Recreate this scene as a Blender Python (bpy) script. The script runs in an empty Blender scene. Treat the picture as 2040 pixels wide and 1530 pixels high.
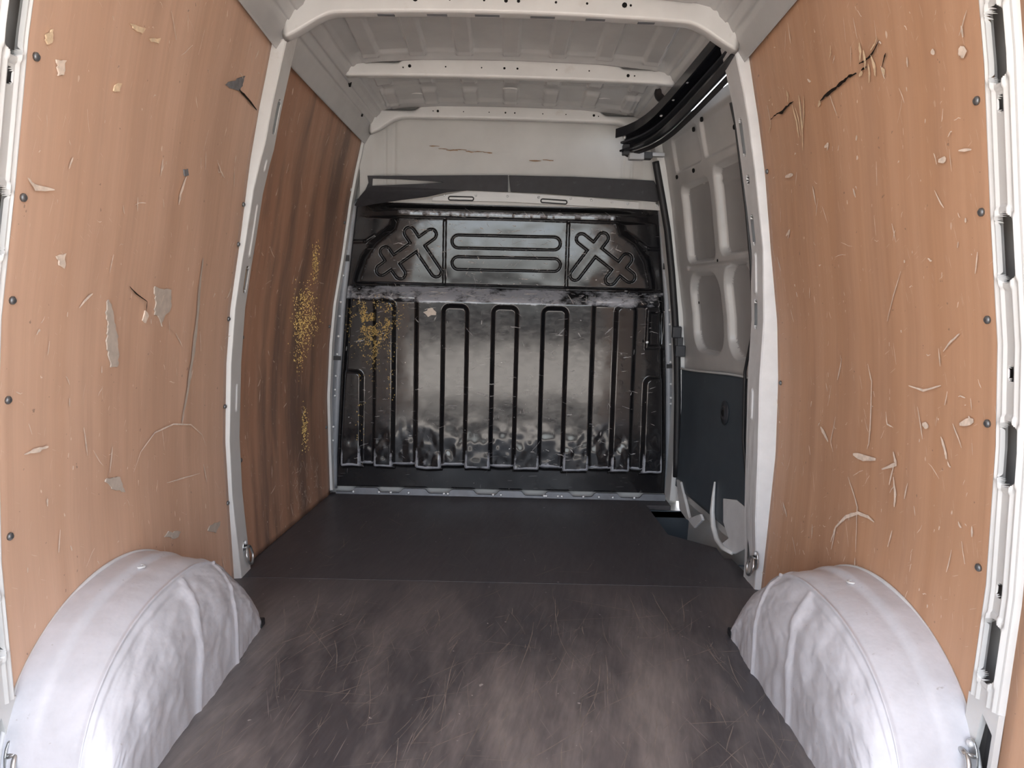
import bpy, math, random
import numpy as np
from mathutils import Vector, Matrix
from mathutils.geometry import tessellate_polygon

random.seed(7); RNG = np.random.default_rng(7)
S = bpy.context.scene
COL = S.collection

# ---------------------------------------------------------------- camera
FPX = 1450.0
CAM = np.array([.006, 0., 1.023])
YAW, PITCH, ROLL = [math.radians(a) for a in (.57, 6.93, 1.46)]
def _axes():
    cy, sy, cp, sp = math.cos(YAW), math.sin(YAW), math.cos(PITCH), math.sin(PITCH)
    f = np.array([sy*cp, cy*cp, -sp]); r = np.array([cy, -sy, 0.]); u = np.cross(r, f)
    c, s = math.cos(ROLL), math.sin(ROLL)
    return c*r + s*u, -s*r + c*u, f
CR, CU, CF = _axes()
cd = bpy.data.cameras.new('camera'); co = bpy.data.objects.new('camera', cd); COL.objects.link(co)
cd.sensor_fit = 'HORIZONTAL'; cd.sensor_width = 36; cd.lens = FPX/2040*36; cd.clip_start = .05; cd.clip_end = 500
M = Matrix.Identity(4)
for i in range(3):
    M[i][0] = CR[i]; M[i][1] = CU[i]; M[i][2] = -CF[i]; M[i][3] = CAM[i]
co.matrix_world = M
S.camera = co

# ---------------------------------------------------------------- world, sun, exposure
w = bpy.data.worlds.new('world'); S.world = w; w.use_nodes = True
nt = w.node_tree; bg = nt.nodes['Background']
sky = nt.nodes.new('ShaderNodeTexSky'); sky.sky_type = 'NISHITA'; sky.sun_disc = False
sky.sun_elevation = math.radians(64); sky.sun_rotation = math.radians(20); sky.dust_density = 3; sky.altitude = 50
hs = nt.nodes.new('ShaderNodeHueSaturation'); hs.inputs['Saturation'].default_value = .36
nt.links.new(sky.outputs[0], hs.inputs['Color']); nt.links.new(hs.outputs[0], bg.inputs[0])
bg.inputs[1].default_value = .5
sl = bpy.data.lights.new('sun', 'SUN'); sl.energy = 4.2; sl.angle = math.radians(.6); sl.color = (1, .95, .87)
so = bpy.data.objects.new('sun', sl); COL.objects.link(so)
so.rotation_euler = (math.radians(-25), math.radians(-9), 0); so.location = (2, 6, 8)
pl = bpy.data.lights.new('rear_opening_portal', 'AREA'); pl.shape = 'RECTANGLE'; pl.size = 1.9; pl.size_y = 2.1
pl.cycles.is_portal = True
po = bpy.data.objects.new('rear_opening_portal', pl); COL.objects.link(po)
po.location = (0, .05, .98); po.rotation_euler = (math.radians(90), 0, 0)   # faces +Y, into the van
S.view_settings.view_transform = 'Standard'; S.view_settings.look = 'None'
S.view_settings.gamma = 1; S.view_settings.use_curve_mapping = False
S.view_settings.exposure = 1.68

# ---------------------------------------------------------------- geometry helpers
ZN = [-.3, 0, .217, .494, .764, .957, 1.197, 1.449, 1.62, 1.694, 1.854, 2.0, 2.1]
WN = [.93, .94, .949, .958, .948, .931, .892, .855, .822, .805, .77, .73, .70]
def W(y, z):                                  # half width of the load space at depth y and height z
    wv = np.interp(z, ZN, WN)
    t = np.clip((np.asarray(y, float)-2.6)/1.04, 0, None)
    return wv - t**1.1*(.077+.012*np.clip(z, 0, 1.2))
def ray(px, py): return CR*(px-1020)/FPX - CU*(py-765)/FPX + CF
def at(px, py, x=None, y=None, z=None):
    d = ray(px, py)
    t = (x-CAM[0])/d[0] if x is not None else (y-CAM[1])/d[1] if y is not None else (z-CAM[2])/d[2]
    return CAM + t*d
def wall(px, py, side, off=0.):               # point on the side wall (off metres inside it) seen at a pixel
    d = ray(px, py); lo, hi = .3, 6.
    for _ in range(45):
        m = (lo+hi)/2; P = CAM+m*d
        if side*P[0] < W(P[1], P[2])-off: lo = m
        else: hi = m
    return CAM+lo*d
def sst(a, b, x):
    t = np.clip((x-a)/(b-a), 0, 1); return t*t*(3-2*t)
def vnoise(x, y, seed=0):
    r = np.random.default_rng(seed).random((64, 64))
    xi, yi = np.floor(x).astype(int), np.floor(y).astype(int)
    fx, fy = x-xi, y-yi; fx = fx*fx*(3-2*fx); fy = fy*fy*(3-2*fy)
    g = lambda a, b: r[a % 64, b % 64]
    return (g(xi, yi)*(1-fx)+g(xi+1, yi)*fx)*(1-fy)+(g(xi, yi+1)*(1-fx)+g(xi+1, yi+1)*fx)*fy
def fbm(x, y, seed=0, o=3):
    v = 0; a = .5
    for k in range(o): v = v+a*(vnoise(x*2**k, y*2**k, seed+k)-.5); a *= .5
    return v

WL = {}                                       # world origin of every object
def empty(name, loc):
    o = bpy.data.objects.new(name, None); COL.objects.link(o); o.location = loc; o.empty_display_size = .05
    WL[o.name] = np.array(loc, float); return o
def link(name, me, parent=None, loc=None):
    o = bpy.data.objects.new(name, me); COL.objects.link(o)
    loc = np.array(loc if loc is not None else (0, 0, 0), float); WL[o.name] = loc
    if parent is not None:
        o.parent = parent; o.location = loc-WL[parent.name]
    else: o.location = loc
    return o
def mesh(name, V, Fc, mat, parent=None, smooth=False, origin=None):
    V = np.array(V, float).reshape(-1, 3)
    if origin is None: origin = V.mean(0) if parent is None else WL[parent.name]
    origin = np.array(origin, float)
    me = bpy.data.meshes.new(name); me.from_pydata((V-origin).tolist(), [], [list(map(int, f)) for f in Fc]); me.update()
    if smooth: me.polygons.foreach_set('use_smooth', [True]*len(me.polygons))
    if mat: me.materials.append(mat)
    return link(name, me, parent, origin)
def grid(name, P, mat, parent=None, smooth=True, keep=None, origin=None, thick=0, off=1, flip=False, attr=None, sharp=0):
    nu, nv = P.shape[:2]; V = P.reshape(-1, 3)
    i, j = np.meshgrid(np.arange(nu-1), np.arange(nv-1), indexing='ij')
    a = i*nv+j
    q = np.stack([a, a+nv, a+nv+1, a+1], -1)
    if flip: q = q[..., ::-1]
    q = q[keep] if keep is not None else q.reshape(-1, 4)
    if origin is None: origin = V.mean(0) if parent is None else WL[parent.name]
    origin = np.array(origin, float)
    me = bpy.data.meshes.new(name)
    me.vertices.add(len(V)); me.vertices.foreach_set('co', (V-origin).astype(np.float32).ravel())
    n = len(q); me.loops.add(n*4); me.loops.foreach_set('vertex_index', q.astype(np.int32).ravel())
    me.polygons.add(n); me.polygons.foreach_set('loop_start', np.arange(0, n*4, 4, dtype=np.int32))
    me.polygons.foreach_set('use_smooth', np.full(n, smooth))
    if attr is not None:
        A = me.attributes.new('wear_sheen', 'FLOAT', 'POINT'); A.data.foreach_set('value', attr.astype(np.float32).ravel())
    me.update(calc_edges=True); me.validate()
    if sharp: me.set_sharp_from_angle(angle=math.radians(sharp))
    me.materials.append(mat)
    o = link(name, me, parent, origin)
    if thick:
        m = o.modifiers.new('thickness', 'SOLIDIFY'); m.thickness = thick; m.offset = off
    return o
class MB:                                     # collects shapes of ONE part
    def __init__(s): s.v = []; s.f = []
    def add(s, V, Fc):
        b = len(s.v); s.v += [tuple(map(float, p)) for p in V]; s.f += [[b+k for k in f] for f in Fc]; return s
    def box(s, lo, hi):
        x0, y0, z0 = lo; x1, y1, z1 = hi
        return s.add([(x0,y0,z0),(x1,y0,z0),(x1,y1,z0),(x0,y1,z0),(x0,y0,z1),(x1,y0,z1),(x1,y1,z1),(x0,y1,z1)],
              [(0,3,2,1),(4,5,6,7),(0,1,5,4),(1,2,6,5),(2,3,7,6),(3,0,4,7)])
    def tube(s, pts, r, n=10, closed=False):
        pts = [np.array(p, float) for p in pts]; m = len(pts); V = []; up = None
        for k in range(m):
            a = pts[(k-1) % m] if closed or k > 0 else pts[0]; b = pts[(k+1) % m] if closed or k < m-1 else pts[-1]
            t = b-a; t /= np.linalg.norm(t)
            if up is None: up = np.array([0, 0, 1.]) if abs(t[2]) < .9 else np.array([1., 0, 0])
            e = np.cross(t, up); e /= np.linalg.norm(e); g = np.cross(e, t); up = g
            rr = r[k] if hasattr(r, '__len__') else r
            for q in range(n): V.append(pts[k]+rr*(math.cos(2*math.pi*q/n)*e+math.sin(2*math.pi*q/n)*g))
        Fc = []
        for k in range(m if closed else m-1):
            for q in range(n):
                A = k*n+q; B = k*n+(q+1) % n; Cc = ((k+1) % m)*n+(q+1) % n; D = ((k+1) % m)*n+q
                Fc.append((A, B, Cc, D))
        if not closed: Fc += [tuple(range(n))[::-1], tuple(range((m-1)*n, m*n))]
        return s.add(V, Fc)
    def prism(s, outer, d, holes=()):         # flat polygon (3-D points) pushed by vector d
        loops = [[np.array(p, float) for p in outer]]+[[np.array(p, float) for p in h] for h in holes]
        flat = [p for l in loops for p in l]; n = len(flat); d = np.array(d, float)
        tri = tessellate_polygon([[Vector(p) for p in l] for l in loops])
        Fc = [tuple(t) for t in tri]+[tuple(k+n for k in t[::-1]) for t in tri]
        b = 0
        for l in loops:
            m = len(l)
            for k in range(m): Fc.append((b+k, b+(k+1) % m, n+b+(k+1) % m, n+b+k))
            b += m
        return s.add(flat+[p+d for p in flat], Fc)
    def sweep(s, path, secs):                 # closed section swept along a path of sections (list of point lists)
        n = len(secs[0]); V = [p for sec in secs for p in sec]; Fc = []
        for k in range(len(secs)-1):
            for q in range(n): Fc.append((k*n+q, k*n+(q+1) % n, (k+1)*n+(q+1) % n, (k+1)*n+q))
        Fc += [tuple(range(n))[::-1], tuple(range((len(secs)-1)*n, len(secs)*n))]
        return s.add(V, Fc)
    def build(s, name, mat, parent=None, smooth=False, bevel=0, origin=None):
        o = mesh(name, s.v, s.f, mat, parent, smooth, origin)
        import bmesh
        bm = bmesh.new(); bm.from_mesh(o.data); bmesh.ops.recalc_face_normals(bm, faces=bm.faces); bm.to_mesh(o.data); bm.free()
        if bevel:
            m = o.modifiers.new('bevel', 'BEVEL'); m.width = bevel; m.segments = 2; m.limit_method = 'ANGLE'; m.harden_normals = False
        return o
def tag(o, label=None, cat=None, group=None, kind=None):
    if label: o['label'] = label
    if cat: o['category'] = cat
    if group: o['group'] = group
    if kind: o['kind'] = kind
    return o
def thing(name, label, cat, loc, group=None): return tag(empty(name, loc), label, cat, group)

# ---------------------------------------------------------------- materials
def nodes(name):
    m = bpy.data.materials.new(name); m.use_nodes = True; return m, m.node_tree, m.node_tree.nodes['Principled BSDF']
def noise(nt, vec, scale, detail=3, rough=.55):
    n = nt.nodes.new('ShaderNodeTexNoise'); n.inputs['Scale'].default_value = scale; n.inputs['Detail'].default_value = detail
    n.inputs['Roughness'].default_value = rough; nt.links.new(vec, n.inputs['Vector']); return n.outputs['Fac']
def mapping(nt, vec, scale=(1, 1, 1), rot=(0, 0, 0), loc=(0, 0, 0)):
    if any(rot):
        q = nt.nodes.new('ShaderNodeMapping'); q.inputs['Rotation'].default_value = rot; nt.links.new(vec, q.inputs['Vector']); vec = q.outputs[0]
    n = nt.nodes.new('ShaderNodeMapping'); n.inputs['Scale'].default_value = scale
    n.inputs['Location'].default_value = loc; nt.links.new(vec, n.inputs['Vector']); return n.outputs[0]
def ramp(nt, fac, stops):
    n = nt.nodes.new('ShaderNodeValToRGB'); e = n.color_ramp.elements
    while len(e) < len(stops): e.new(.5)
    for k, (p, c) in enumerate(stops):
        e[k].position = p; e[k].color = (c, c, c, 1) if not hasattr(c, '__len__') else (*c, 1)
    nt.links.new(fac, n.inputs[0]); return n.outputs[0]
def mix(nt, fac, a, b, mode='MIX'):
    n = nt.nodes.new('ShaderNodeMix'); n.data_type = 'RGBA'; n.blend_type = mode
    if hasattr(fac, 'is_output'): nt.links.new(fac, n.inputs[0])
    else: n.inputs[0].default_value = fac
    for k, v in ((6, a), (7, b)):
        if hasattr(v, 'is_output'): nt.links.new(v, n.inputs[k])
        else: n.inputs[k].default_value = (*v, 1)
    return n.outputs[2]
def mul(nt, a, b, op='MULTIPLY'):
    n = nt.nodes.new('ShaderNodeMath'); n.operation = op
    for k, v in ((0, a), (1, b)):
        if hasattr(v, 'is_output'): nt.links.new(v, n.inputs[k])
        else: n.inputs[k].default_value = v
    n.use_clamp = True; return n.outputs[0]
def bump(nt, bs, h, dist, strength=1):
    n = nt.nodes.new('ShaderNodeBump'); n.inputs['Distance'].default_value = dist; n.inputs['Strength'].default_value = strength
    nt.links.new(h, n.inputs['Height']); nt.links.new(n.outputs[0], bs.inputs['Normal'])
def coords(nt): return nt.nodes.new('ShaderNodeTexCoord').outputs['Object']
def plain(name, col, rough=.5, metal=0, var=.12, vscale=9, bmp=0, spec=.5, dirt=None):
    m, nt, b = nodes(name); v = coords(nt)
    n = ramp(nt, noise(nt, v, vscale, 4), [(.3, 1-var), (.7, 1+var*.3)])
    c = mix(nt, 1., col, n, 'MULTIPLY')
    if dirt:
        d = ramp(nt, noise(nt, v, dirt[1], 6, .7), [(dirt[2], 0), (dirt[2]+.12, 1)])
        c = mix(nt, mul(nt, d, dirt[3]), c, dirt[0])
    nt.links.new(c, b.inputs['Base Color']); b.inputs['Roughness'].default_value = rough
    b.inputs['Metallic'].default_value = metal; b.inputs['Specular IOR Level'].default_value = spec
    if bmp: bump(nt, b, noise(nt, v, 60, 4), bmp)
    return m
MT = {}
MT['white'] = plain('white_body_paint', (.62, .62, .61), .28, var=.07, dirt=((.42, .38, .33), 7, .62, .35))
MT['white_dirty'] = plain('scuffed_white_paint', (.70, .71, .72), .38, var=.1, vscale=14, dirt=((.3, .29, .3), 22, .66, .6))
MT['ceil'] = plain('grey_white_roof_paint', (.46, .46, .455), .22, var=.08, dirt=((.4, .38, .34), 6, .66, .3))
MT['part'] = plain('grey_partition_paint', (.54, .54, .525), .45, var=.1, vscale=5, dirt=((.36, .24, .15), 9, .68, .5))
MT['door'] = plain('grey_door_paint', (.46, .455, .445), .28, var=.08, dirt=((.4, .38, .36), 8, .64, .4))
MT['steel'] = plain('galvanised_steel', (.42, .43, .45), .4, .6, var=.15)
MT['zinc'] = plain('zinc_plated_fitting', (.55, .56, .56), .28, .9, var=.1)
MT['screw'] = plain('dark_zinc_screw', (.22, .23, .24), .4, .7, var=.1)
MT['bolt'] = plain('bright_bolt_head', (.7, .71, .72), .35, .3, var=.1)
MT['hole'] = plain('dark_hole', (.012, .012, .012), .9, var=.1, spec=.1)
MT['rubber'] = plain('black_rubber', (.018, .018, .02), .55, var=.2)
MT['track'] = plain('black_gloss_paint', (.012, .013, .017), .22, var=.2, dirt=((.08, .08, .09), 20, .62, .4))
MT['flange'] = plain('dirty_grey_flange', (.13, .135, .15), .45, .2, var=.3, vscale=14)
MT['strip'] = plain('grey_edge_strip', (.22, .23, .25), .45, .3, var=.2)
MT['trim'] = plain('black_trim_board', (.028, .028, .033), .6, var=.25, vscale=30, dirt=((.11, .11, .12), 25, .62, .5))
MT['darkplastic'] = plain('dark_grey_plastic', (.035, .038, .045), .5, var=.2)  # also backs the pillar slots as painted shade
MT['lining'] = plain('dark_door_lining', (.06, .075, .09), .5, var=.15, dirt=((.16, .17, .18), 18, .66, .4))
MT['crack'] = plain('splintered_dark_gap', (.025, .018, .014), .95, var=.3, spec=.1)
MT['bare'] = plain('bare_splintered_wood', (.80, .62, .42), .85, var=.2, vscale=80, spec=.2)
MT['scrape'] = plain('pale_scrape', (.80, .67, .56), .8, var=.25, vscale=60, spec=.2)
MT['greyscar'] = plain('grey_glue_scar', (.52, .45, .385), .85, var=.15, vscale=50, spec=.2)
MT['slate'] = plain('slate_patch', (.20, .20, .21), .8, var=.25, vscale=50, spec=.2)
MT['paper'] = plain('torn_paper', (.66, .58, .5), .9, var=.15, vscale=80, spec=.1)
MT['foam'] = plain('dried_yellow_foam', (.78, .56, .22), .95, var=.3, vscale=120, spec=.1)
MT['floorscratch'] = plain('pale_floor_scratch', (.27, .235, .205), .75, var=.3, vscale=30, spec=.2)
MT['ground'] = plain('sunlit_concrete', (.50, .46, .41), .9, var=.2, vscale=.8)
MT['unseen_wall'] = plain('dark_unseen_wall', (.045, .043, .045), .9, var=.3, vscale=2)

def arch_paint():
    m, nt, b = nodes('lumpy_white_arch_paint'); v = coords(nt)
    c = mix(nt, ramp(nt, noise(nt, v, 12, 5, .65), [(.35, 0), (.75, 1)]), (.60, .60, .64), (.50, .50, .53))
    d = ramp(nt, noise(nt, v, 45, 3, .6), [(.70, 0), (.74, 1)])
    c = mix(nt, mul(nt, d, .5), c, (.3, .27, .25))
    sx = nt.nodes.new('ShaderNodeSeparateXYZ'); nt.links.new(v, sx.inputs[0])
    nt.links.new(c, b.inputs['Base Color']); b.inputs['Roughness'].default_value = .30
    bump(nt, b, noise(nt, v, 20, 3, .5), .005, .5)
    return m
MT['arch'] = arch_paint()

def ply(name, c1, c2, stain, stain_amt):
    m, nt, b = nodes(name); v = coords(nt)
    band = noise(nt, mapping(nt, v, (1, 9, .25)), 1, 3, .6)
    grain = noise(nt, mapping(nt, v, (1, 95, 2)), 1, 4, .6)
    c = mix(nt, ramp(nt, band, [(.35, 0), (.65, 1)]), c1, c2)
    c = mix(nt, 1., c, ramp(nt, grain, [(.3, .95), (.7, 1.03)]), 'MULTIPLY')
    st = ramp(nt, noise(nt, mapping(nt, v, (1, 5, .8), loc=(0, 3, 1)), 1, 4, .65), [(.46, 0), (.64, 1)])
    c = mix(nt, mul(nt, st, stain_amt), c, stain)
    # short pale chips and hairline scratches
    ch = ramp(nt, noise(nt, mapping(nt, v, (1, 38, 20)), 1, 2, .5), [(.735, 0), (.75, 1)])
    dens = ramp(nt, noise(nt, v, 3.2, 2), [(.40, 0), (.62, 1)])
    c = mix(nt, mul(nt, mul(nt, ch, dens), .9), c, (.82, .69, .57))
    s1 = ramp(nt, noise(nt, mapping(nt, v, (1, 330, 14), rot=(.25, 0, 0)), 1, 1, .5), [(.735, 0), (.745, 1)])
    s2 = ramp(nt, noise(nt, mapping(nt, v, (1, 20, 300), rot=(.5, 0, 0)), 1, 1, .5), [(.755, 0), (.765, 1)])
    c = mix(nt, mul(nt, s1, .4), c, (.80, .67, .55)); c = mix(nt, mul(nt, s2, .4), c, (.80, .67, .55))
    sp = ramp(nt, noise(nt, v, 60, 2, .5), [(.74, 0), (.76, 1)])
    c = mix(nt, mul(nt, sp, .5), c, (.12, .09, .075))
    nt.links.new(c, b.inputs['Base Color']); b.inputs['Roughness'].default_value = .5; b.inputs['Specular IOR Level'].default_value = .4
    bump(nt, b, grain, .0006, .5)
    return m
MT['ply_l'] = ply('brown_film_plywood', (.68, .455, .33), (.60, .385, .268), (.30, .17, .11), .25)
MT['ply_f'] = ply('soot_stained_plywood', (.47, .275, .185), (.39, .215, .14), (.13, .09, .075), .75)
MT['ply_r'] = ply('orange_brown_plywood', (.60, .365, .235), (.52, .30, .18), (.30, .17, .11), .3)
def plyedge():
    return plain('plywood_edge', (.5, .36, .24), .8, var=.2, vscale=90)
MT['plyedge'] = plyedge()

def floor_mat(name, base, worn, amt):
    m, nt, b = nodes(name); v = coords(nt)
    wv = noise(nt, mapping(nt, v, (3.5, 1.2, 1)), 1, 5, .65)
    sx = nt.nodes.new('ShaderNodeSeparateXYZ'); nt.links.new(v, sx.inputs[0])
    mr = nt.nodes.new('ShaderNodeMapRange'); mr.inputs[1].default_value = .55; mr.inputs[2].default_value = -.35; mr.inputs[3].default_value = .25; mr.inputs[4].default_value = 1
    nt.links.new(sx.outputs[1], mr.inputs[0]); drag = mr.outputs[0]
    c = mix(nt, mul(nt, mul(nt, ramp(nt, wv, [(.42, 0), (.66, 1)]), amt), drag), base, worn)
    fine = ramp(nt, noise(nt, mapping(nt, v, (70, 9, 1), rot=(0, 0, .2)), 1, 3, .6), [(.35, .88), (.7, 1.12)])
    c = mix(nt, 1., c, fine, 'MULTIPLY')
    for k, (rz, th, sc) in enumerate(((.12, .70, 170), (-.35, .715, 150), (.6, .73, 140), (1.45, .75, 150))):
        s = ramp(nt, noise(nt, mapping(nt, v, (sc, 3.2, 1), rot=(0, 0, rz), loc=(k*3.1, k, 0)), 1, 2, .5), [(th, 0), (th+.02, 1)])
        c = mix(nt, mul(nt, mul(nt, s, .35+.5*amt), drag), c, worn)
    sp = ramp(nt, noise(nt, v, 45, 2, .5), [(.755, 0), (.77, 1)])
    c = mix(nt, mul(nt, sp, .8), c, (.4, .37, .34))
    nt.links.new(c, b.inputs['Base Color'])
    r = ramp(nt, wv, [(.3, .36), (.7, .58)]); nt.links.new(r, b.inputs['Roughness'])
    bump(nt, b, noise(nt, mapping(nt, v, (60, 12, 1)), 1, 3), .0006, .4)
    return m
MT['floor_f'] = floor_mat('dark_phenolic_floor', (.062, .057, .062), (.14, .127, .127), .75)
MT['floor_r'] = floor_mat('worn_phenolic_floor', (.074, .068, .072), (.25, .22, .205), .85)

def liner_mat():
    m, nt, b = nodes('black_moulded_plastic'); v = coords(nt)
    at_ = nt.nodes.new('ShaderNodeAttribute'); at_.attribute_name = 'wear_sheen'; wr = at_.outputs['Fac']
    n1 = noise(nt, mapping(nt, v, (22, 20, 45)), 1, 6, .75)
    wmask = ramp(nt, mul(nt, mul(nt, wr, 1.0), n1, 'MULTIPLY'), [(.28, 0), (.46, 1)])
    c = mix(nt, ramp(nt, noise(nt, v, 5, 4), [(.35, 0), (.7, 1)]), (.010, .010, .012), (.022, .020, .020))
    c = mix(nt, mul(nt, wmask, .8), c, (.44, .45, .49))
    for k, (ry, th) in enumerate(((.05, .715), (1.52, .735), (.7, .74), (-.6, .745))):
        s = ramp(nt, noise(nt, mapping(nt, v, (9, 1, 190), rot=(0, ry, 0), loc=(k*2.2, 0, k)), 1, 2, .5), [(th, 0), (th+.02, 1)])
        c = mix(nt, mul(nt, s, .55), c, (.26, .25, .25))
    sp = ramp(nt, noise(nt, mapping(nt, v, (40, 1, 55)), 1, 2, .5), [(.755, 0), (.77, 1)])
    c = mix(nt, mul(nt, sp, .9), c, (.62, .6, .57))
    nt.links.new(c, b.inputs['Base Color'])
    rr = ramp(nt, n1, [(.35, .07), (.75, .17)]); nt.links.new(rr, b.inputs['Roughness'])
    b.inputs['Specular IOR Level'].default_value = .6
    bump(nt, b, noise(nt, v, 9, 3, .5), .004, .05)
    return m
MT['liner'] = liner_mat()

# ---------------------------------------------------------------- small shared meshes
def lathe_mesh(name, prof, n, mat):           # axis +Z
    V = []; Fc = []
    for r_, z_ in prof:
        for k in range(n): V.append((r_*math.cos(2*math.pi*k/n), r_*math.sin(2*math.pi*k/n), z_))
    for i in range(len(prof)-1):
        for k in range(n): Fc.append((i*n+k, i*n+(k+1) % n, (i+1)*n+(k+1) % n, (i+1)*n+k))
    Fc.append(tuple(range((len(prof)-1)*n, len(prof)*n))); Fc.append(tuple(range(n))[::-1])
    me = bpy.data.meshes.new(name); me.from_pydata(V, [], Fc); me.update(); me.materials.append(mat)
    me.polygons.foreach_set('use_smooth', [True]*len(me.polygons)); return me
SCREW = lathe_mesh('screw', [(.008, -.002), (.008, .002), (.006, .0035), (.0045, .005), (.002, .0045)], 10, MT['screw'])
BOLT = lathe_mesh('bolt', [(.0065, -.001), (.0065, .003), (.0045, .0055), (.002, .006)], 8, MT['bolt'])
HOLE = lathe_mesh('hole', [(.006, -.002), (.006, .0006), (.002, .0007)], 8, MT['hole'])
def put(me, name, p, nrm, parent, s=1):
    o = link(name, me, parent, p); o.rotation_mode = 'QUATERNION'
    o.rotation_quaternion = Vector(nrm).to_track_quat('Z', 'Y'); o.scale = (s, s, s); return o

# ================================================================ the setting
# ground outside behind the van and an unseen dark wall added for the dark band mirrored in the bulkhead
g = MB().box((-40, -45, -.75), (40, 40, -.62)).build('ground', MT['ground']); tag(g, kind='structure')
yw = MB().box((-30, -17.7, -.62), (30, -17.4, .62)); yw.box((-30, -17.76, .62), (30, -17.34, .69))
tag(yw.build('wall_unseen_reflected', MT['unseen_wall'], origin=(0, -17.5, -.62)), kind='structure')
# --- floor: steel deck + two plywood sheets, step well beside the sliding door
STEP = [(.90, 2.80), (.905, 2.925), (.737, 3.085), (.728, 3.53)]
fl = MB()
fl.prism([(-1, .12, -.03), (1, .12, -.03), (1, 2.80, -.03), (.90, 2.80, -.03), (.905, 2.925, -.03), (.737, 3.085, -.03), (.728, 3.53, -.03), (1, 3.53, -.03), (1, 3.72, -.03), (-1, 3.72, -.03)], (0, 0, -.03))
floor = fl.build('floor', MT['steel'], origin=(0, 2, -.03)); tag(floor, kind='structure')
SEAM = 2.508
def sheet(poly, mat): 
    o = MB().prism([(x, y, -.022) for x, y in poly], (0, 0, .022)).build('plywood_sheet', mat, floor, bevel=.0007); return o
s1 = sheet([(-.945, SEAM), (.945, SEAM), (.93, 2.80), (.90, 2.80), (.905, 2.925), (.737, 3.085), (.728, 3.53), (.85, 3.53), (.85, 3.64), (-.868, 3.64)], MT['floor_f'])
tag(s1, 'smooth dark brown front floor sheet with the step cut-out')
s2 = sheet([(-.96, .12), (.96, .12), (.945, SEAM-.003), (-.945, SEAM-.003)], MT['floor_r'])
tag(s2, 'scratched and worn rear floor sheet')
def ribbon(mb, pts, wd, nrm, h=.0005, jit=0):
    pts = [np.array(p, float) for p in pts]; nrm = np.array(nrm, float); n = len(pts)
    L = []; R_ = []
    for k, p in enumerate(pts):
        t = pts[min(k+1, n-1)]-pts[max(k-1, 0)]; e = np.cross(t, nrm); e = e/(np.linalg.norm(e)+1e-9)
        ww = wd*(.25+.75*math.sin(math.pi*(k+.35)/(n-.3)))*(1+random.uniform(-jit, jit))
        L.append(p-e*ww/2+nrm*h); R_.append(p+e*ww/2+nrm*h)
    mb.add(L+R_, [(k, k+1, n+k+1, n+k) for k in range(n-1)])
fm = MB()
for k in range(620):
    x = random.uniform(-.70, .70); y = 2.42-1.4*random.random()**.8; L_ = random.uniform(.03, .34)*random.choice((1, .6, .25)); a = random.gauss(.22, .30)+(random.random() < .15)*1.1
    p = [np.array([x+math.sin(a)*L_*t+.012*math.sin(3*t+k)*L_*3, y+math.cos(a)*L_*t, 0]) for t in np.linspace(0, 1, 5)]
    if max(q[1] for q in p) < 2.5: ribbon(fm, p, random.choice((.0010, .0012, .0016, .0024)), (0, 0, 1), .0004)
tag(fm.build('fine_scratches', MT['floorscratch'], s2), kind='stuff')
fm = MB()
for k in range(60):
    x = random.uniform(-.8, .68); y = random.uniform(2.55, 3.45); L_ = random.uniform(.02, .16); a = random.gauss(.3, .8)
    p = [np.array([x+math.sin(a)*L_*t, y+math.cos(a)*L_*t, 0]) for t in np.linspace(0, 1, 4)]
    ribbon(fm, p, random.choice((.0012, .0018, .0025)), (0, 0, 1), .0004)
tag(fm.build('fine_scratches', MT['floorscratch'], s1), kind='stuff')
# step well
sw = MB().prism([(.728, 3.53, -.30), (.737, 3.085, -.30), (.905, 2.925, -.30), (.90, 2.80, -.30), (1.02, 2.80, -.30), (1.02, 3.53, -.30)], (0, 0, -.02))
for a, b in zip(STEP[:-1], STEP[1:]):
    sw.prism([(*a, -.30), (*b, -.30), (*b, -.025), (*a, -.025)], (.004, .002, 0))
sw.prism([(.728, 3.53, -.30), (1.02, 3.53, -.30), (1.02, 3.53, -.025), (.728, 3.53, -.025)], (0, .004, 0))
sw.prism([(.90, 2.80, -.30), (1.02, 2.80, -.30), (1.02, 2.80, -.025), (.90, 2.80, -.025)], (0, -.004, 0))
sw.build('step_well', MT['lining'], floor)
swp = MB().box((.86, 2.83, -.295), (.99, 3.40, -.20)); swp.build('sill_step', MT['white_dirty'], floor, bevel=.01)

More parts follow.
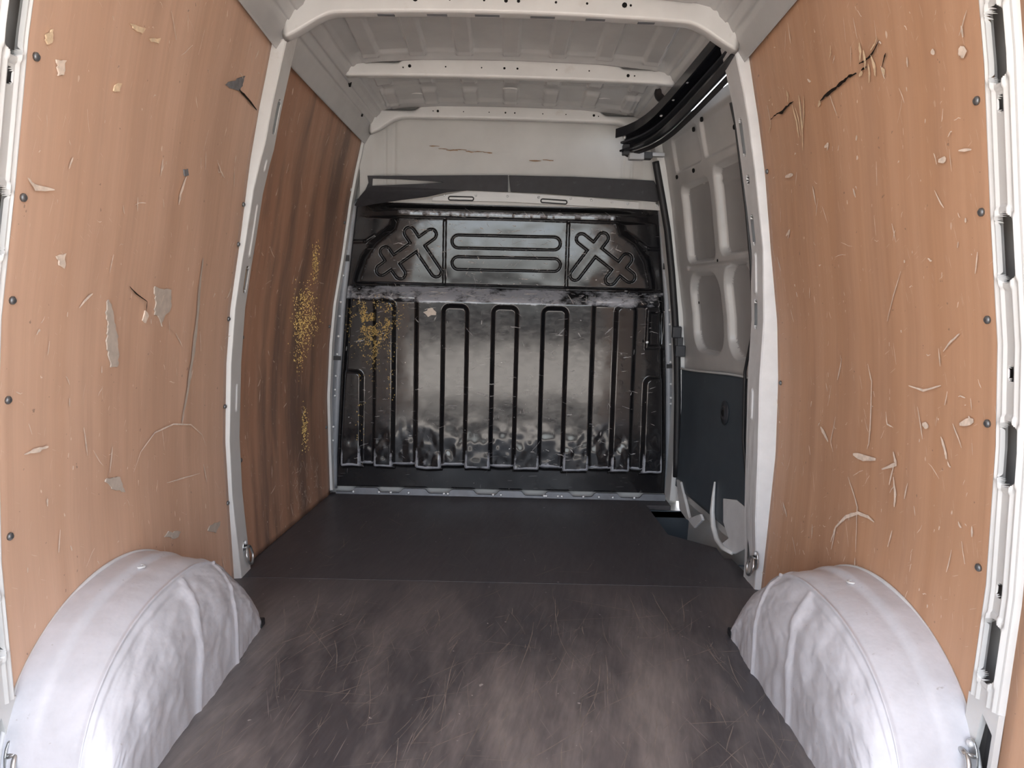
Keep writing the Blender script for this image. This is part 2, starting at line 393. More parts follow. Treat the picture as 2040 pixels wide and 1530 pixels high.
# --- side walls (steel skins behind the plywood) and roof
def side_skin(side, y0, y1, off):
    ys = np.linspace(y0, y1, 30); zs = np.linspace(-.3, 2.06, 50)
    Y, Z = np.meshgrid(ys, zs, indexing='ij')
    return np.stack([side*(W(Y, Z)+off), Y, Z], -1)
wl = grid('wall_left', side_skin(-1, .12, 3.75, .055), MT['white'], thick=.004, origin=(-.95, 2, 0)); tag(wl, kind='structure')
wr = grid('wall_right', side_skin(1, .12, 2.60, .055), MT['white'], thick=.004, origin=(.95, 1.5, 0)); tag(wr, kind='structure')
ROOFZ = lambda y: 1.993-.072*np.clip((y-2.46)/1.12, -.6, 1.2)
RIBX = [k*.181 for k in range(-3, 4)]
def ceiling():
    u = np.linspace(-1, 1, 281); ys = np.concatenate([np.linspace(.12, 2.3, 24)[:-1], np.linspace(2.3, 3.66, 150)])
    U, Y = np.meshgrid(u, ys, indexing='ij')
    A = np.abs(U); A = np.where((U > 0) & (Y > 2.55), np.minimum(A, .88), A)      # the track takes the place of the right cant rail
    prof_u = [0, .45, .72, .80, .86, .90, .95, 1.0]
    prof_x = [0, .36, .575, .635, .68, .705, .735, .765]
    prof_d = [0, .006, .022, .036, .075, .10, .145, .19]       # drop below crown
    X = np.sign(U)*np.interp(A, prof_u, prof_x); D = np.interp(A, prof_u, prof_d)
    Z = ROOFZ(Y)-D
    tp = np.clip((Y-2.6)/1.04, 0, None)**1.1*.07*A
    X = X-np.sign(U)*tp
    H = np.zeros_like(X)
    bays = ((2.56, 2.98), (3.13, 3.30), (3.33, 3.53), (1.2, 2.42))
    for x0 in RIBX:
        rx = sst(.034, .028, np.abs(X-x0))
        for a, b in bays: H = np.maximum(H, rx*sst(a, a+.02, Y)*sst(b, b-.05, Y))
    Z = Z-.016*H
    # flat flange strip just behind each roof beam, step across the front panel
    for yb in (3.03, 2.46, 3.58):
        Z = Z-.010*sst(yb-.10, yb-.085, Y)*sst(yb+.0, yb-.01, Y)*sst(.60, .57, np.abs(X))
    Z = Z-.006*sst(3.27, 3.275, Y)*sst(.56, .55, np.abs(X))
    # swage lines along the cant rail
    for a0 in (.83, .885, .925): Z = Z+.009*sst(.012, .004, np.abs(A-a0))
    return np.stack([X, Y, Z], -1)
ce = grid('ceiling', ceiling(), MT['ceil'], origin=(0, 2, 1.98), flip=True); tag(ce, kind='structure')
m_ = ce.modifiers.new('thickness', 'SOLIDIFY'); m_.thickness = .002; m_.offset = -1
rk = MB()
secs = []
for y in (.12, 2.4, 3.76):
    zz = 2.03-.05*max(0, (y-2.4))
    secs.append([(-.83, y, zz-.10), (-.6, y, zz), (.6, y, zz), (.80, y, zz-.06), (.80, y, zz-.045), (.6, y, zz+.015), (-.6, y, zz+.015), (-.83, y, zz-.085)])
rk.sweep(None, secs); rk.build('roof_skin', MT['white'], ce)
# small press marks on the front roof panel
for px, py in ((830, 186), (1207, 196), (1016, 176)):
    p = at(px, py, z=1.915); b = MB()
    b.tube([(p[0]+.03*t, p[1]-.01*(1-t*t), p[2]-.001) for t in np.linspace(-1, 1, 7)], .003, 6); b.build('press_mark', MT['white'], ce, True)

# --- front wall: steel bulkhead
def wall_front():
    V = []
    zs = np.linspace(-.3, 2.03, 24); xs = np.linspace(-1, 1, 25)
    X, Z = np.meshgrid(xs, zs, indexing='ij')
    return np.stack([X*(W(3.7, Z)+.06), np.full_like(X, 3.70), Z], -1)
wf = grid('wall_front', wall_front(), MT['part'], thick=.004, origin=(0, 3.7, 0)); tag(wf, kind='structure')
# upper partition with pressed edge grooves
def upper_part():
    xs = np.linspace(-.72, .72, 240); zs = np.linspace(1.46, 1.90, 60)
    X, Z = np.meshgrid(xs, zs, indexing='ij')
    Y = np.full_like(X, 3.645)+.012*fbm(X*3+4, Z*3, 5)
    for x0 in (-.555, -.60, .555, .60): Y = Y+.006*sst(.006, .002, np.abs(X-x0))
    Y = Y-.02*sst(.60, .66, np.abs(X))
    return np.stack([X, Y, Z], -1)
up = grid('upper_partition', upper_part(), MT['part'], wf)
tag(up, 'grey painted upper partition sheet with rusty scratches')
rust = MB()
for (a, b, n_) in (((865, 293), (972, 306), 7), ((1066, 322), (1092, 321), 2)):
    for k in range(n_):
        t = k/max(1, n_-1); px = a[0]+(b[0]-a[0])*t; py = a[1]+(b[1]-a[1])*t+random.uniform(-2, 2)
        p = at(px, py, y=3.632); L_ = random.uniform(.012, .03)
        ribbon(rust, [p+np.array([L_*q, 0, random.uniform(-.002, .002)]) for q in (-1, -.3, .3, 1)], .005, (0, -1, 0), .0005, .5)
MT['rust'] = plain('rust_scratch', (.33, .21, .13), .9, var=.3, vscale=60)
rust.build('rust_scratch', MT['rust'], up)
# white frame rail with two slots
def pxpoly(pts, y): return [at(px, py, y=y) for px, py in pts]
fr = MB().prism(pxpoly([(862, 393), (930, 379), (1010, 383), (1160, 392), (1322, 408), (1330, 420), (1150, 410), (1010, 402), (860, 400)], 3.628), (0, .02, 0))
frail = fr.build('frame_rail', MT['white'], wf, bevel=.003); tag(frail, 'white steel rail with two slots')
for a, b in (((897, 395), (940, 396)), ((1081, 400), (1126, 403))):
    A = at(*a, y=3.627); B = at(*b, y=3.627); o_ = MB(); ring = []
    n = 8; r_ = .0085
    out = [A+r_*np.array([math.cos(t), 0, math.sin(t)]) for t in np.linspace(math.pi/2, 1.5*math.pi, n)]+[B+r_*np.array([math.cos(t), 0, math.sin(t)]) for t in np.linspace(-math.pi/2, math.pi/2, n)]
    o_.tube(out, .0035, 6, True); o_.build('slot_rim', MT['rubber'], frail, True)
for px, py in ((843, 390), (885, 389), (948, 389), (1011, 391), (1073, 393), (1137, 396), (1178, 399), (1219, 403), (1250, 406), (1310, 410)):
    put(BOLT, 'bolt', at(px, py, y=3.626), (0, -1, 0), frail, .9)
# side strips with bolts, left and right of the liner
HWZ = [.0, .2, .6, 1.0, 1.25, 1.5]; HWX = [.845, .842, .823, .795, .765, .735]
HW = lambda z: np.interp(z, HWZ, HWX)
for sd in (-1, 1):
    zs = np.linspace(.02, 1.47, 60); X = []
    for z in zs:
        a = float(HW(z))-.005; X.append([(sd*(a+d), 3.648-e, z) for d, e in ((0, 0), (.004, .006), (.05, .006), (.054, -.03))])
    st = grid('side_strip', np.array(X), MT['strip'], wf, flip=sd < 0, thick=.002)
    tag(st, 'steel edge strip with bolts on the '+('left' if sd < 0 else 'right'))
    for z in (.10, .27, .34, .50, .53, .60, .71, .80, .90, .97, 1.10, 1.22, 1.36, 1.44):
        put(BOLT, 'bolt', (sd*(float(HW(z))+.02), 3.640, z), (0, -1, 0), st, 1.0)
    for z0, z1, w_ in ((1.17, 1.20, .05), (.68, .70, .05)):
        MB().box((sd*float(HW(z0))+min(0, sd*w_), 3.634, z0), (sd*float(HW(z0))+max(0, sd*w_), 3.645, z1)).build('clip', MT['rubber'], st)
# scalloped steel flange along the floor
prof = []
for k in range(200):
    x = -.84+1.68*k/199; ph = (x+.06) % .245
    prof.append((x, .012+.020*float(sst(.03, .055, ph)*sst(.185, .16, ph))))
bf = MB().prism([(-.84, 3.612, 0.001)]+[(x, 3.612+.3*z, z) for x, z in prof]+[(.84, 3.612, .001)], (0, .012, 0))
bfl = bf.build('floor_flange', MT['flange'], wf); tag(bfl, 'scalloped steel flange along the foot of the bulkhead')
for x in (-.75, -.62, -.56, -.47, -.29, -.27, -.04, .0, .22, .23, .29, .31, .42, .50, .57, .68):
    put(BOLT, 'bolt', (x, 3.611, .014), (0, -1, .1), bfl, 1.1)

# --- door_1: sliding side door
def door_grid():
    ys = np.linspace(2.60, 3.68, 270); zs = np.linspace(.06, 1.80, 350)
    Y, Z = np.meshgrid(ys, zs, indexing='ij')
    def rr(y0, y1, z0, z1, rad, sk=0):
        yy = Y+sk*(Z-z0)
        dy = np.abs(yy-(y0+y1)/2)-(y1-y0)/2+rad; dz = np.abs(Z-(z0+z1)/2)-(z1-z0)/2+rad
        return np.hypot(np.maximum(dy, 0), np.maximum(dz, 0))+np.minimum(np.maximum(dy, dz), 0)-rad
    D = np.zeros_like(Y)
    for a in ((3.06, 3.385, 1.20, 1.525, .035), (2.68, 2.99, 1.215, 1.55, .035), (3.05, 3.40, .80, 1.135, .09), (2.72, 2.985, .80, 1.165, .09)):
        s = rr(*a); D = np.maximum(D, .035*sst(.012, -.006, s))
        D = D-.010*sst(.014, .0, np.abs(s-.026))                       # bead round each opening
    for a in ((3.10, 3.42, 1.60, 1.745, .02), (2.70, 3.055, 1.60, 1.75, .02)):
        s = rr(*a); D = np.maximum(D, .014*sst(.008, -.006, s))
    D = D+.010*sst(.012, .004, np.abs(Z-1.172))*sst(3.42, 3.38, Y)
    for zz in (1.49, ): D = D-.004*sst(.012, .0, np.abs(Z-zz-.1*(Y-2.9)))*sst(.02, .035, D)
    D = D+.03*sst(.775, .765, Z)*0
    return np.stack([W(Y, Z)+.012+D, Y, Z], -1)
dg = door_grid()
MT['door_recess'] = plain('darker_grey_door_recess', (.30, .295, .29), .35, var=.12, vscale=5, dirt=((.42, .41, .4), 9, .62, .3))  # darker grey for the recessed panels of the door
door = grid('door_1', dg, MT['door'], origin=(.93, 3.1, 0)); door.data.materials.append(MT['door_recess'])
_D = dg[..., 0]-W(dg[..., 1], dg[..., 2])-.012; _Dc = (_D[:-1, :-1]+_D[1:, 1:])/2
door.data.polygons.foreach_set('material_index', (_Dc > .031).astype(np.int32).ravel()); tag(door, 'grey painted inside of the sliding side door', kind='structure')
sk = side_skin(1, 2.58, 3.75, .075)
keep = np.ones((29, 49), bool); keep[:, 44:] = False
grid('outer_skin', sk, MT['white'], door, keep=keep, thick=.003)
MB().prism([(1.06, 2.6, -.3), (1.06, 3.72, -.3), (1.02, 3.72, .15), (1.02, 2.6, .15)], (.01, 0, 0)).build('lower_skin', MT['white'], door)
for px, py in ((1397, 238), (1381, 258), (1348, 353), (1463, 253), (1381, 340)):
    p = wall(px, py, 1, -.010); o = put(HOLE, 'hole', p, (-1, 0, -.25), door, 2.0); o.scale = (2.6, 1.6, 2)
put(HOLE, 'hole', wall(1429, 519, 1, -.008), (-1, 0, -.1), door, 1)
put(HOLE, 'hole', wall(1392, 603, 1, -.03), (-1, 0, -.1), door, 1)
# lower lining board of the door with grommet
zs = np.linspace(.10, .735, 40); ys = np.linspace(2.66, 3.60, 40); Y, Z = np.meshgrid(ys, zs, indexing='ij')
Z = Z-.045*sst(2.7, 3.6, Y)*sst(.1, .7, Z)
Xl = W(Y, Z)-.002
lin = grid('lower_lining', np.stack([Xl, Y, Z], -1), MT['lining'], door, thick=.006, off=1)
tag(lin, 'dark lining board on the lower half of the door')
edge = MB(); pts = [(Xl[-1, k]-.006, Y[-1, k], Z[-1, k]) for k in range(40)]; edge.tube(pts, .006, 6)
edge.tube([(Xl[k, -1]-.006, Y[k, -1], Z[k, -1]) for k in range(40)], .005, 6); edge.build('edge_bead', MT['white'], lin, True)
gp = wall(1443, 822, 1, .004)
gr = lathe_mesh('grommet', [(.052, -.002), (.050, .002), (.030, .003), (.028, .008), (.020, .008), (.016, .002)], 24, MT['darkplastic'])
put(gr, 'grommet', gp, (-1, 0, 0), lin)
put(lathe_mesh('grommet_plug', [(.015, -.001), (.015, .006), (.009, .010)], 16, MT['hole']), 'grommet_plug', gp, (-1, 0, 0), lin)
# sill pieces seen over the step well
def sill(name, pts, xo, th, mat):
    b = MB(); b.prism([wall(px, py, 1, xo) for px, py in pts], (th, 0, 0)); return b.build(name, mat, door, bevel=.004)
sill('sill_flange', [(1347, 955), (1355, 960), (1362, 990), (1369, 1020), (1374, 1038), (1366, 1034), (1353, 1015)], .012, .015, MT['white'])
sill('sill_bracket', [(1368, 1034), (1395, 1024), (1399, 1036), (1382, 1052)], .03, .012, MT['white_dirty'])
cv = MB(); cv.tube([wall(px, py, 1, .012) for px, py in ((1424, 960), (1421, 990), (1419, 1020), (1421, 1050), (1428, 1075), (1440, 1092), (1458, 1102))], [.004, .008, .011, .012, .012, .010, .007], 8)
cv.build('sill_edge', MT['white'], door, True)
sill('sill_plate', [(1440, 993), (1466, 996), (1492, 1018), (1490, 1090), (1462, 1104), (1445, 1098), (1434, 1085), (1450, 1072), (1440, 1040)], .006, .01, MT['white_dirty'])

# ================================================================ bulkhead liner
def seg(X, Z, a, b):
    ax, az = a; bx, bz = b; dx, dz = bx-ax, bz-az
    t = np.clip(((X-ax)*dx+(Z-az)*dz)/(dx*dx+dz*dz), 0, 1); return np.hypot(X-ax-t*dx, Z-az-t*dz)
def polysdf(X, Z, P):
    d = np.full_like(X, 9.); ins = np.zeros(X.shape, bool); n = len(P)
    for k in range(n):
        a, b = P[k], P[(k+1) % n]; d = np.minimum(d, seg(X, Z, a, b))
        c = ((a[1] > Z) != (b[1] > Z)) & (X < (b[0]-a[0])*(Z-a[1])/(b[1]-a[1]+1e-12)+a[0]); ins ^= c
    return np.where(ins, -d, d)
YF = 3.655
def xz(px, py, y=3.61): p = at(px, py, y=y); return (float(p[0]), float(p[2]))
WIN = [xz(*p) for p in ((716, 577), (722, 550), (733, 517), (752, 488), (775, 470), (790, 458), (796, 436), (1000, 438), (1226, 447), (1233, 470), (1262, 490), (1282, 522), (1290, 560), (1293, 590), (1000, 580))]
EMB_L = [(xz(815.5, 463), xz(868.4, 541)), (xz(858.6, 467), xz(759.6, 538)), (xz(767.5, 502), xz(797, 545))]
EMB_R = [(xz(1202, 474), xz(1146, 548)), (xz(1158.8, 476), xz(1255, 552)), (xz(1249, 516), xz(1216.7, 557))]
SLOT = [(xz(913, 481), xz(1104, 485)), (xz(913, 524), xz(1104, 528))]
def H_of(X, Z):
    hw = HW(Z); A = np.abs(X)
    def fing(x0, x1, top, rad):
        c = (x0+x1)/2; h = (x1-x0)/2
        dx = np.abs(A-c)-h+rad; dz = Z-top+rad
        return np.hypot(np.maximum(dx, 0), np.maximum(dz, 0))+np.minimum(np.maximum(dx, dz), 0)-rad
    e = .011
    lvl = np.where(A < .433, 0., -.027)
    lvl = -.027*sst(.422, .446, A)
    for c in (0, .2445):
        f = np.abs(A-c) if c else A
        dx = f-.0585+.03; dz = Z-.965+.03
        s = np.hypot(np.maximum(dx, 0), np.maximum(dz, 0))+np.minimum(np.maximum(dx, dz), 0)-.03
        lvl = lvl-.027*sst(e, -e, s)*(A < .42)
    for x0, x1, top in ((.545, .640, .985), (.703, .83, .632)):
        lvl = lvl+.027*sst(e, -e, fing(x0, x1, top, .03))
    # facets of the lower body over height: upper facet leans back a little, foot kicks out
    body = .085+.0*Z
    body = body+.02*sst(.60, .15, Z)-.006*sst(.64, .632, Z)*0
    dent = fbm(X*7, Z*5, 11, 3)
    low = sst(.42, .2, Z)
    body = body+dent*.014*(.10+1.3*low)+fbm(X*22, Z*16, 21, 2)*.010*low
    low2 = sst(1.075, .985, Z+.012*fbm(X*9, Z*2, 31))           # sloping ledge on top
    foot = sst(.125, .165, Z+.018*fbm(X*8, X*0+3, 41)+.012*np.where(lvl < -.014, -1, 0))
    sidef = sst(.0, .035, hw-A-.012)
    lower = (body+lvl*sst(1.03, .975, Z))*low2*foot*sidef
    # right hand pocket
    px0, px1, pz0, pz1 = .705, .795, .785, .965
    s = np.maximum(np.abs(X-(px0+px1)/2)-(px1-px0)/2, np.abs(Z-(pz0+pz1)/2)-(pz1-pz0)/2)
    lower = lower+.010*sst(.012, .004, np.abs(s))-.010*sst(0, -.02, s)
    # window panel above
    sw_ = polysdf(X, Z, WIN)
    win = .045*sst(.055, -.004, sw_)
    gro = np.zeros_like(X)
    for E_ in (EMB_L, EMB_R):
        d = np.minimum.reduce([seg(X, Z, a, b) for a, b in E_])-.0255
        gro = np.maximum(gro, sst(.0062, .0008, np.abs(d)))
    for a, b in SLOT:
        d = seg(X, Z, a, b)-.031; gro = np.maximum(gro, sst(.0062, .0008, np.abs(d)))
    for x0 in (-.305, .297): gro = np.maximum(gro, sst(.0085, .004, np.abs(X-x0))*sst(1.06, 1.065, Z)*sst(1.40, 1.385, Z))
    win = win-.013*gro*sst(.01, -.01, sw_)
    win = win+fbm(X*5, Z*5, 51, 3)*.006*sst(.02, -.05, sw_)
    # top bar
    bar = .056*sst(.74, .50, A)*sst(1.382, 1.395, Z+.016*X*0)*sst(1.455, 1.415, Z)
    bar = bar*(1+.25*fbm(X*14, Z*3, 61))
    # beads on the shoulders
    for sd in (-1, 1):
        bead = [(sd*.80, 1.265), (sd*.70, 1.27), (sd*.655, 1.30)]
        for a, b in zip(bead[:-1], bead[1:]): win = win+.008*sst(.012, .0, seg(X, Z, a, b))
        bead = [(sd*.80, 1.235), (sd*.69, 1.24), (sd*.62, 1.285)]
        for a, b in zip(bead[:-1], bead[1:]): win = win-.006*sst(.009, .0, seg(X, Z, a, b))*sst(.03, .05, sw_)
    Hh = np.maximum(np.maximum(lower, win*sst(1.04, 1.06, Z)), bar*sst(1.38, 1.39, Z))
    Hh = np.where(Z < 1.075, np.maximum(lower, win*sst(1.055, 1.075, Z)+.045*0), Hh)
    return Hh, sw_, lvl
def liner():
    us = np.linspace(-1, 1, 640); zs = np.concatenate([np.linspace(.030, 1.05, 250)[:-1], np.linspace(1.05, 1.39, 150)[:-1], np.linspace(1.39, 1.475, 26)])
    U, Z = np.meshgrid(us, zs, indexing='ij'); X = U*HW(Z)
    Hh, sw_, lvl = H_of(X, Z)
    A = np.abs(X)
    wear_sheen = 1.0*sst(.960, .995, Z+.02*fbm(X*12, Z*4, 73))*sst(1.062, 1.05, Z)*(.55+1.6*fbm(X*9, Z*14, 71)+.35*sst(.75, .4, A))  # ledge: scuffs plus its bright reflection put into the colour
    wear_sheen = wear_sheen+.75*sst(1.395, 1.405, Z)*sst(1.43, 1.42, Z)*sst(.58, .5, A)
    wear_sheen = wear_sheen+.55*sst(.012, .0, np.abs(sw_))*sst(1.06, 1.08, Z)
    gy, gz = np.gradient(Hh); lap = np.gradient(gy, axis=0)+np.gradient(gz, axis=1)
    wear_sheen = wear_sheen+np.clip(-lap*1600, 0, .9)*sst(.35, .16, Z)
    wear_sheen = wear_sheen+.5*sst(.30, .17, Z)*sst(.12, .16, Z)*np.clip(fbm(X*10, Z*8, 81)*3+.3, 0, 1)
    P = np.stack([X, YF-Hh, Z], -1)
    return P, np.clip(wear_sheen, 0, 1.3)
P, wear_sheen = liner()
bl = thing('bulkhead_liner', 'black moulded plastic bulkhead liner with vertical ribs and two cross-shaped embossings', 'bulkhead', (0, YF, .03))
lo_ = grid('moulded_shell', P, MT['liner'], bl, attr=wear_sheen, flip=False)
pb = at(1289, 682, y=3.55); put(BOLT, 'bolt', (pb[0], pb[1], pb[2]), (0, -1, 0), bl, 1.2)
lm = MB(); rn = random.Random(4)
for k in range(560):
    zone = rn.random()
    if zone < .30: x = rn.uniform(-.55, .55); z = rn.uniform(1.07, 1.37)
    elif zone < .62: x = rn.uniform(-.76, .76); z = rn.gauss(1.02, .018)
    elif zone < .70: x = rn.uniform(-.5, .5); z = rn.uniform(1.395, 1.425)
    else: x = rn.uniform(-.8, .8); z = rn.uniform(.16, .96)
    a = rn.gauss(1.57, .25) if rn.random() < .6 else rn.uniform(0, 3.1); L_ = rn.uniform(.003, .014)*rn.choice((1, 1, 2.2))
    t_ = np.linspace(-1, 1, 6); xs_ = x+math.sin(a)*L_*t_; zs_ = z+math.cos(a)*L_*t_+.001*np.sin(7*t_+k)
    ys_ = YF-H_of(xs_, zs_)[0]
    ribbon(lm, [np.array(q) for q in zip(xs_, ys_, zs_)], rn.choice((.001, .0014, .002, .0045)), (0, -1, 0), .0012, .5)
MT['linerscratch'] = plain('pale_plastic_scratch', (.42, .40, .39), .7, var=.4, vscale=40)
tag(lm.build('fine_scratches', MT['linerscratch'], lo_), kind='stuff')
# torn paper scrap stuck on the liner
pp = [at(857+14*q*math.cos(t), 622+10*q*math.sin(t), y=3.567) for t, q in zip(np.linspace(0, 2*math.pi, 11)[:-1], (.9, 1, .6, 1, .75, 1, .55, .8, .95, .7))]
tag(MB().prism(pp, (0, -.001, 0)).build('paper_scrap', MT['paper']), 'small torn beige paper scrap stuck to the black bulkhead liner', 'paper scrap')
# yellow foam crumbs
def flecks(name, pts, nrms, label, parent=None):
    b = MB()
    for p, nn in zip(pts, nrms):
        nn = np.array(nn, float); nn /= np.linalg.norm(nn)
        e = np.cross(nn, RNG.normal(size=3)); e /= np.linalg.norm(e); g_ = np.cross(nn, e); s = RNG.uniform(.0018, .0058)
        b.add([p+e*s*RNG.uniform(.6, 1.4), p-e*s*.5+g_*s*.6, p-e*s*.5-g_*s*.6, p+nn*s*.7], [(0, 1, 3), (1, 2, 3), (2, 0, 3)])
    return tag(b.build(name, MT['foam']), label, 'foam residue', kind='stuff')
pts = []
for cx, cz, sx, sz, n in ((725, 640, 17, 18, 700), (752, 625, 22, 16, 260), (772, 650, 12, 16, 220), (745, 690, 7, 26, 260), (735, 665, 26, 22, 250), (778, 720, 4, 50, 90), (717, 820, 4, 50, 60)):
    for k in range(n):
        px = RNG.normal(cx, sx); py = RNG.normal(cz, sz); p = at(px, py, y=3.58)
        if fbm(np.array(p[0]*30), np.array(p[2]*30), 91) > -.06: pts.append(p)
pts = np.array(pts); Hh = H_of(pts[:, 0], pts[:, 2])[0]; pts[:, 1] = YF-Hh-.0005
flecks('foam_residue', pts, [(0, -1, 0)]*len(pts), 'yellow dried foam crumbs on the left side of the black bulkhead')

# ================================================================ black trim boards above the bulkhead
rt = MB().prism(pxpoly([(1014, 349), (1140, 352), (1250, 357), (1303, 360), (1309, 372), (1314, 398), (1310, 402), (1150, 390), (1070, 384), (1017, 382)], 3.605), (0, .012, 0))
tag(rt.build('trim_board', MT['trim'], bevel=.002), 'straight black trim board on the right above the bulkhead', 'trim board', 'black trim boards')
def bend(px, py):
    t = float(np.clip((py-372)/40, 0, 1))*float(np.clip((960-px)/200, 0, 1)); return at(px, py, y=3.605-.05*t)
out = [bend(*p) for p in ((1012, 349), (930, 349), (820, 350), (732, 350), (734, 364), (728, 378), (716, 392), (706, 409), (712, 412), (760, 404), (800, 398), (850, 392), (890, 383), (930, 379), (1012, 382))]
hol = [bend(*p) for p in ((742, 355), (800, 357), (850, 360), (885, 363), (840, 366), (790, 368), (741, 370))]
tag(MB().prism(out, (0, .010, 0), [hol]).build('trim_board', MT['trim']), 'bent black trim board with an open split, sagging at its left end', 'trim board', 'black trim boards')

# ================================================================ plywood panels
BOARD = {}
def panel(label, side, y0, y1, z0, z1, mat, cut=None, screws=(), group='plywood lining panels'):
    base = (side*float(W((y0+y1)/2, z0)), (y0+y1)/2, z0)
    t = thing('plywood_panel', label, 'wall panel', base, group)
    ny, nz = max(8, int((y1-y0)/.03)), int((z1-z0)/.025)
    ys = np.linspace(y0, y1, ny); zs = np.linspace(z0, z1, nz)
    Y, Z = np.meshgrid(ys, zs, indexing='ij')
    if cut is not None: Z = np.minimum(Z, cut(Y)); 
    bow = .004*fbm(Y*2, Z*1.5, 3 if side > 0 else 5)
    Pn = np.stack([side*(W(Y, Z)+bow), Y, Z], -1)
    o = grid('board', Pn, mat, t, flip=(side > 0), thick=.009, off=-1)
    o.data.materials.append(MT['plyedge']); o.modifiers[0].material_offset_rim = 1
    BOARD[t.name] = o
    for y, z in screws:
        put(SCREW, 'screw', (side*(float(W(y, z))-.002), y, z), (-side, 0, -.1), t)
    return t
def archcut(y0, y1): pass
ZS = (.30, .58, .86, 1.10, 1.36, 1.62)
pl_mid = panel('large tan plywood panel on the left wall above the wheel arch', -1, 1.352, 2.492, .0, 1.86, MT['ply_l'], screws=[(1.385, z) for z in (.22, .53, .80, .99, 1.18, 1.43)]+[(2.475, z) for z in (.28, .62, .92, 1.17, 1.30)])
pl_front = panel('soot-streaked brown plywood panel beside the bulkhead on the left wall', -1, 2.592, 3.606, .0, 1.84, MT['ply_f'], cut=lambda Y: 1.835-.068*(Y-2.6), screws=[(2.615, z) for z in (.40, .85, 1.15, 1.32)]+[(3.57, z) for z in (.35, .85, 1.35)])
pr_mid = panel('large orange-brown plywood panel with splintered cracks on the right wall', 1, 1.350, 2.492, .0, 1.88, MT['ply_r'], screws=[(1.385, z) for z in (.225, .51, .80, 1.00, 1.20, 1.40)]+[(2.46, z) for z in (.75, 1.45)])
pr_rear = panel('narrow strip of plywood panel behind the rear pillar on the right wall', 1, .20, 1.262, .0, 1.86, MT['ply_r'], screws=[(1.235, z) for z in (.50, .80, 1.05, 1.36)])
pl_rear = panel('plywood panel behind the rear pillar on the left wall, at the frame edge', -1, .20, 1.262, .0, 1.86, MT['ply_l'], screws=[(1.235, z) for z in (.50, 1.05)])

def wnorm(side): return (-side, 0, -.1)
def stroke(parent, name, side, pts, wd, mat, h=.0008, jit=.3, sub=4):
    q = []
    for k in range(len(pts)-1):
        for t in np.linspace(0, 1, sub, endpoint=False):
            q.append((pts[k][0]*(1-t)+pts[k+1][0]*t+random.uniform(-.8, .8)*jit*2, pts[k][1]*(1-t)+pts[k+1][1]*t+random.uniform(-.8, .8)*jit*2))
    q.append(pts[-1]); b = MB(); ribbon(b, [wall(x, y, side, .0045) for x, y in q], wd, (-side, 0, 0), h, jit)
    return b.build(name, mat, BOARD.get(parent.name, parent))
def blot(parent, name, side, pts, mat, h=.0045):
    q = []; n = len(pts)
    for k in range(n):
        a, c = pts[k], pts[(k+1) % n]; L_ = math.hypot(c[0]-a[0], c[1]-a[1]); m = max(1, int(L_/5))
        for t in range(m):
            j_ = min(2.2, L_*.14); q.append((a[0]+(c[0]-a[0])*t/m+random.uniform(-j_, j_), a[1]+(c[1]-a[1])*t/m+random.uniform(-j_, j_)))
    b = MB(); b.prism([wall(x, y, side, h) for x, y in q], (side*.003, 0, 0)); return b.build(name, mat, BOARD.get(parent.name, parent))
# left wall damage
blot(pl_mid, 'tear', -1, [(452, 170), (458, 162), (475, 157), (487, 152), (483, 172), (478, 181), (470, 178), (460, 176)], MT['slate'])
stroke(pl_mid, 'crack', -1, [(476, 179), (490, 193), (511, 219)], .012, MT['crack'])
blot(pl_mid, 'gouge', -1, [(366, 338), (376, 336), (377, 350), (370, 352), (367, 346)], MT['slate'])
stroke(pl_mid, 'scrape', -1, [(371, 352), (360, 385), (356, 408)], .012, MT['scrape'])
blot(pl_mid, 'glue_scar', -1, [(216, 597), (222, 605), (228, 630), (234, 670), (237, 700), (235, 733), (222, 732), (218, 705), (214, 680), (217, 650), (212, 618)], MT['greyscar'])
blot(pl_mid, 'glue_scar', -1, [(310, 570), (318, 573), (340, 577), (341, 600), (339, 622), (330, 628), (322, 650), (318, 632), (310, 626)], MT['greyscar'])
stroke(pl_mid, 'crack', -1, [(258, 571), (272, 586), (293, 601)], .004, MT['crack'], jit=.2)
stroke(pl_mid, 'crack', -1, [(293, 601), (291, 620)], .004, MT['crack'], jit=.2)
blot(pl_mid, 'chip', -1, [(291, 620), (297, 628), (291, 645), (286, 640)], MT['scrape'])
stroke(pl_mid, 'scrape', -1, [(404, 515), (398, 570), (392, 640), (385, 700), (375, 770), (362, 840)], .018, MT['greyscar'], jit=.3)
stroke(pl_mid, 'scrape', -1, [(266, 940), (280, 900), (308, 862), (345, 845), (380, 846), (402, 866), (410, 888)], .0045, MT['scrape'], jit=.1)
stroke(pl_mid, 'scrape', -1, [(332, 962), (362, 953), (398, 943)], .004, MT['scrape'], jit=.1)
stroke(pl_mid, 'scrape', -1, [(48, 905), (72, 897), (96, 890)], .008, MT['scrape'], jit=.4)
stroke(pl_mid, 'scrape', -1, [(55, 355), (70, 374), (108, 378)], .009, MT['scrape'], jit=.4)
stroke(pl_mid, 'scrape', -1, [(432, 318), (440, 342), (447, 354)], .007, MT['scrape'], jit=.3)
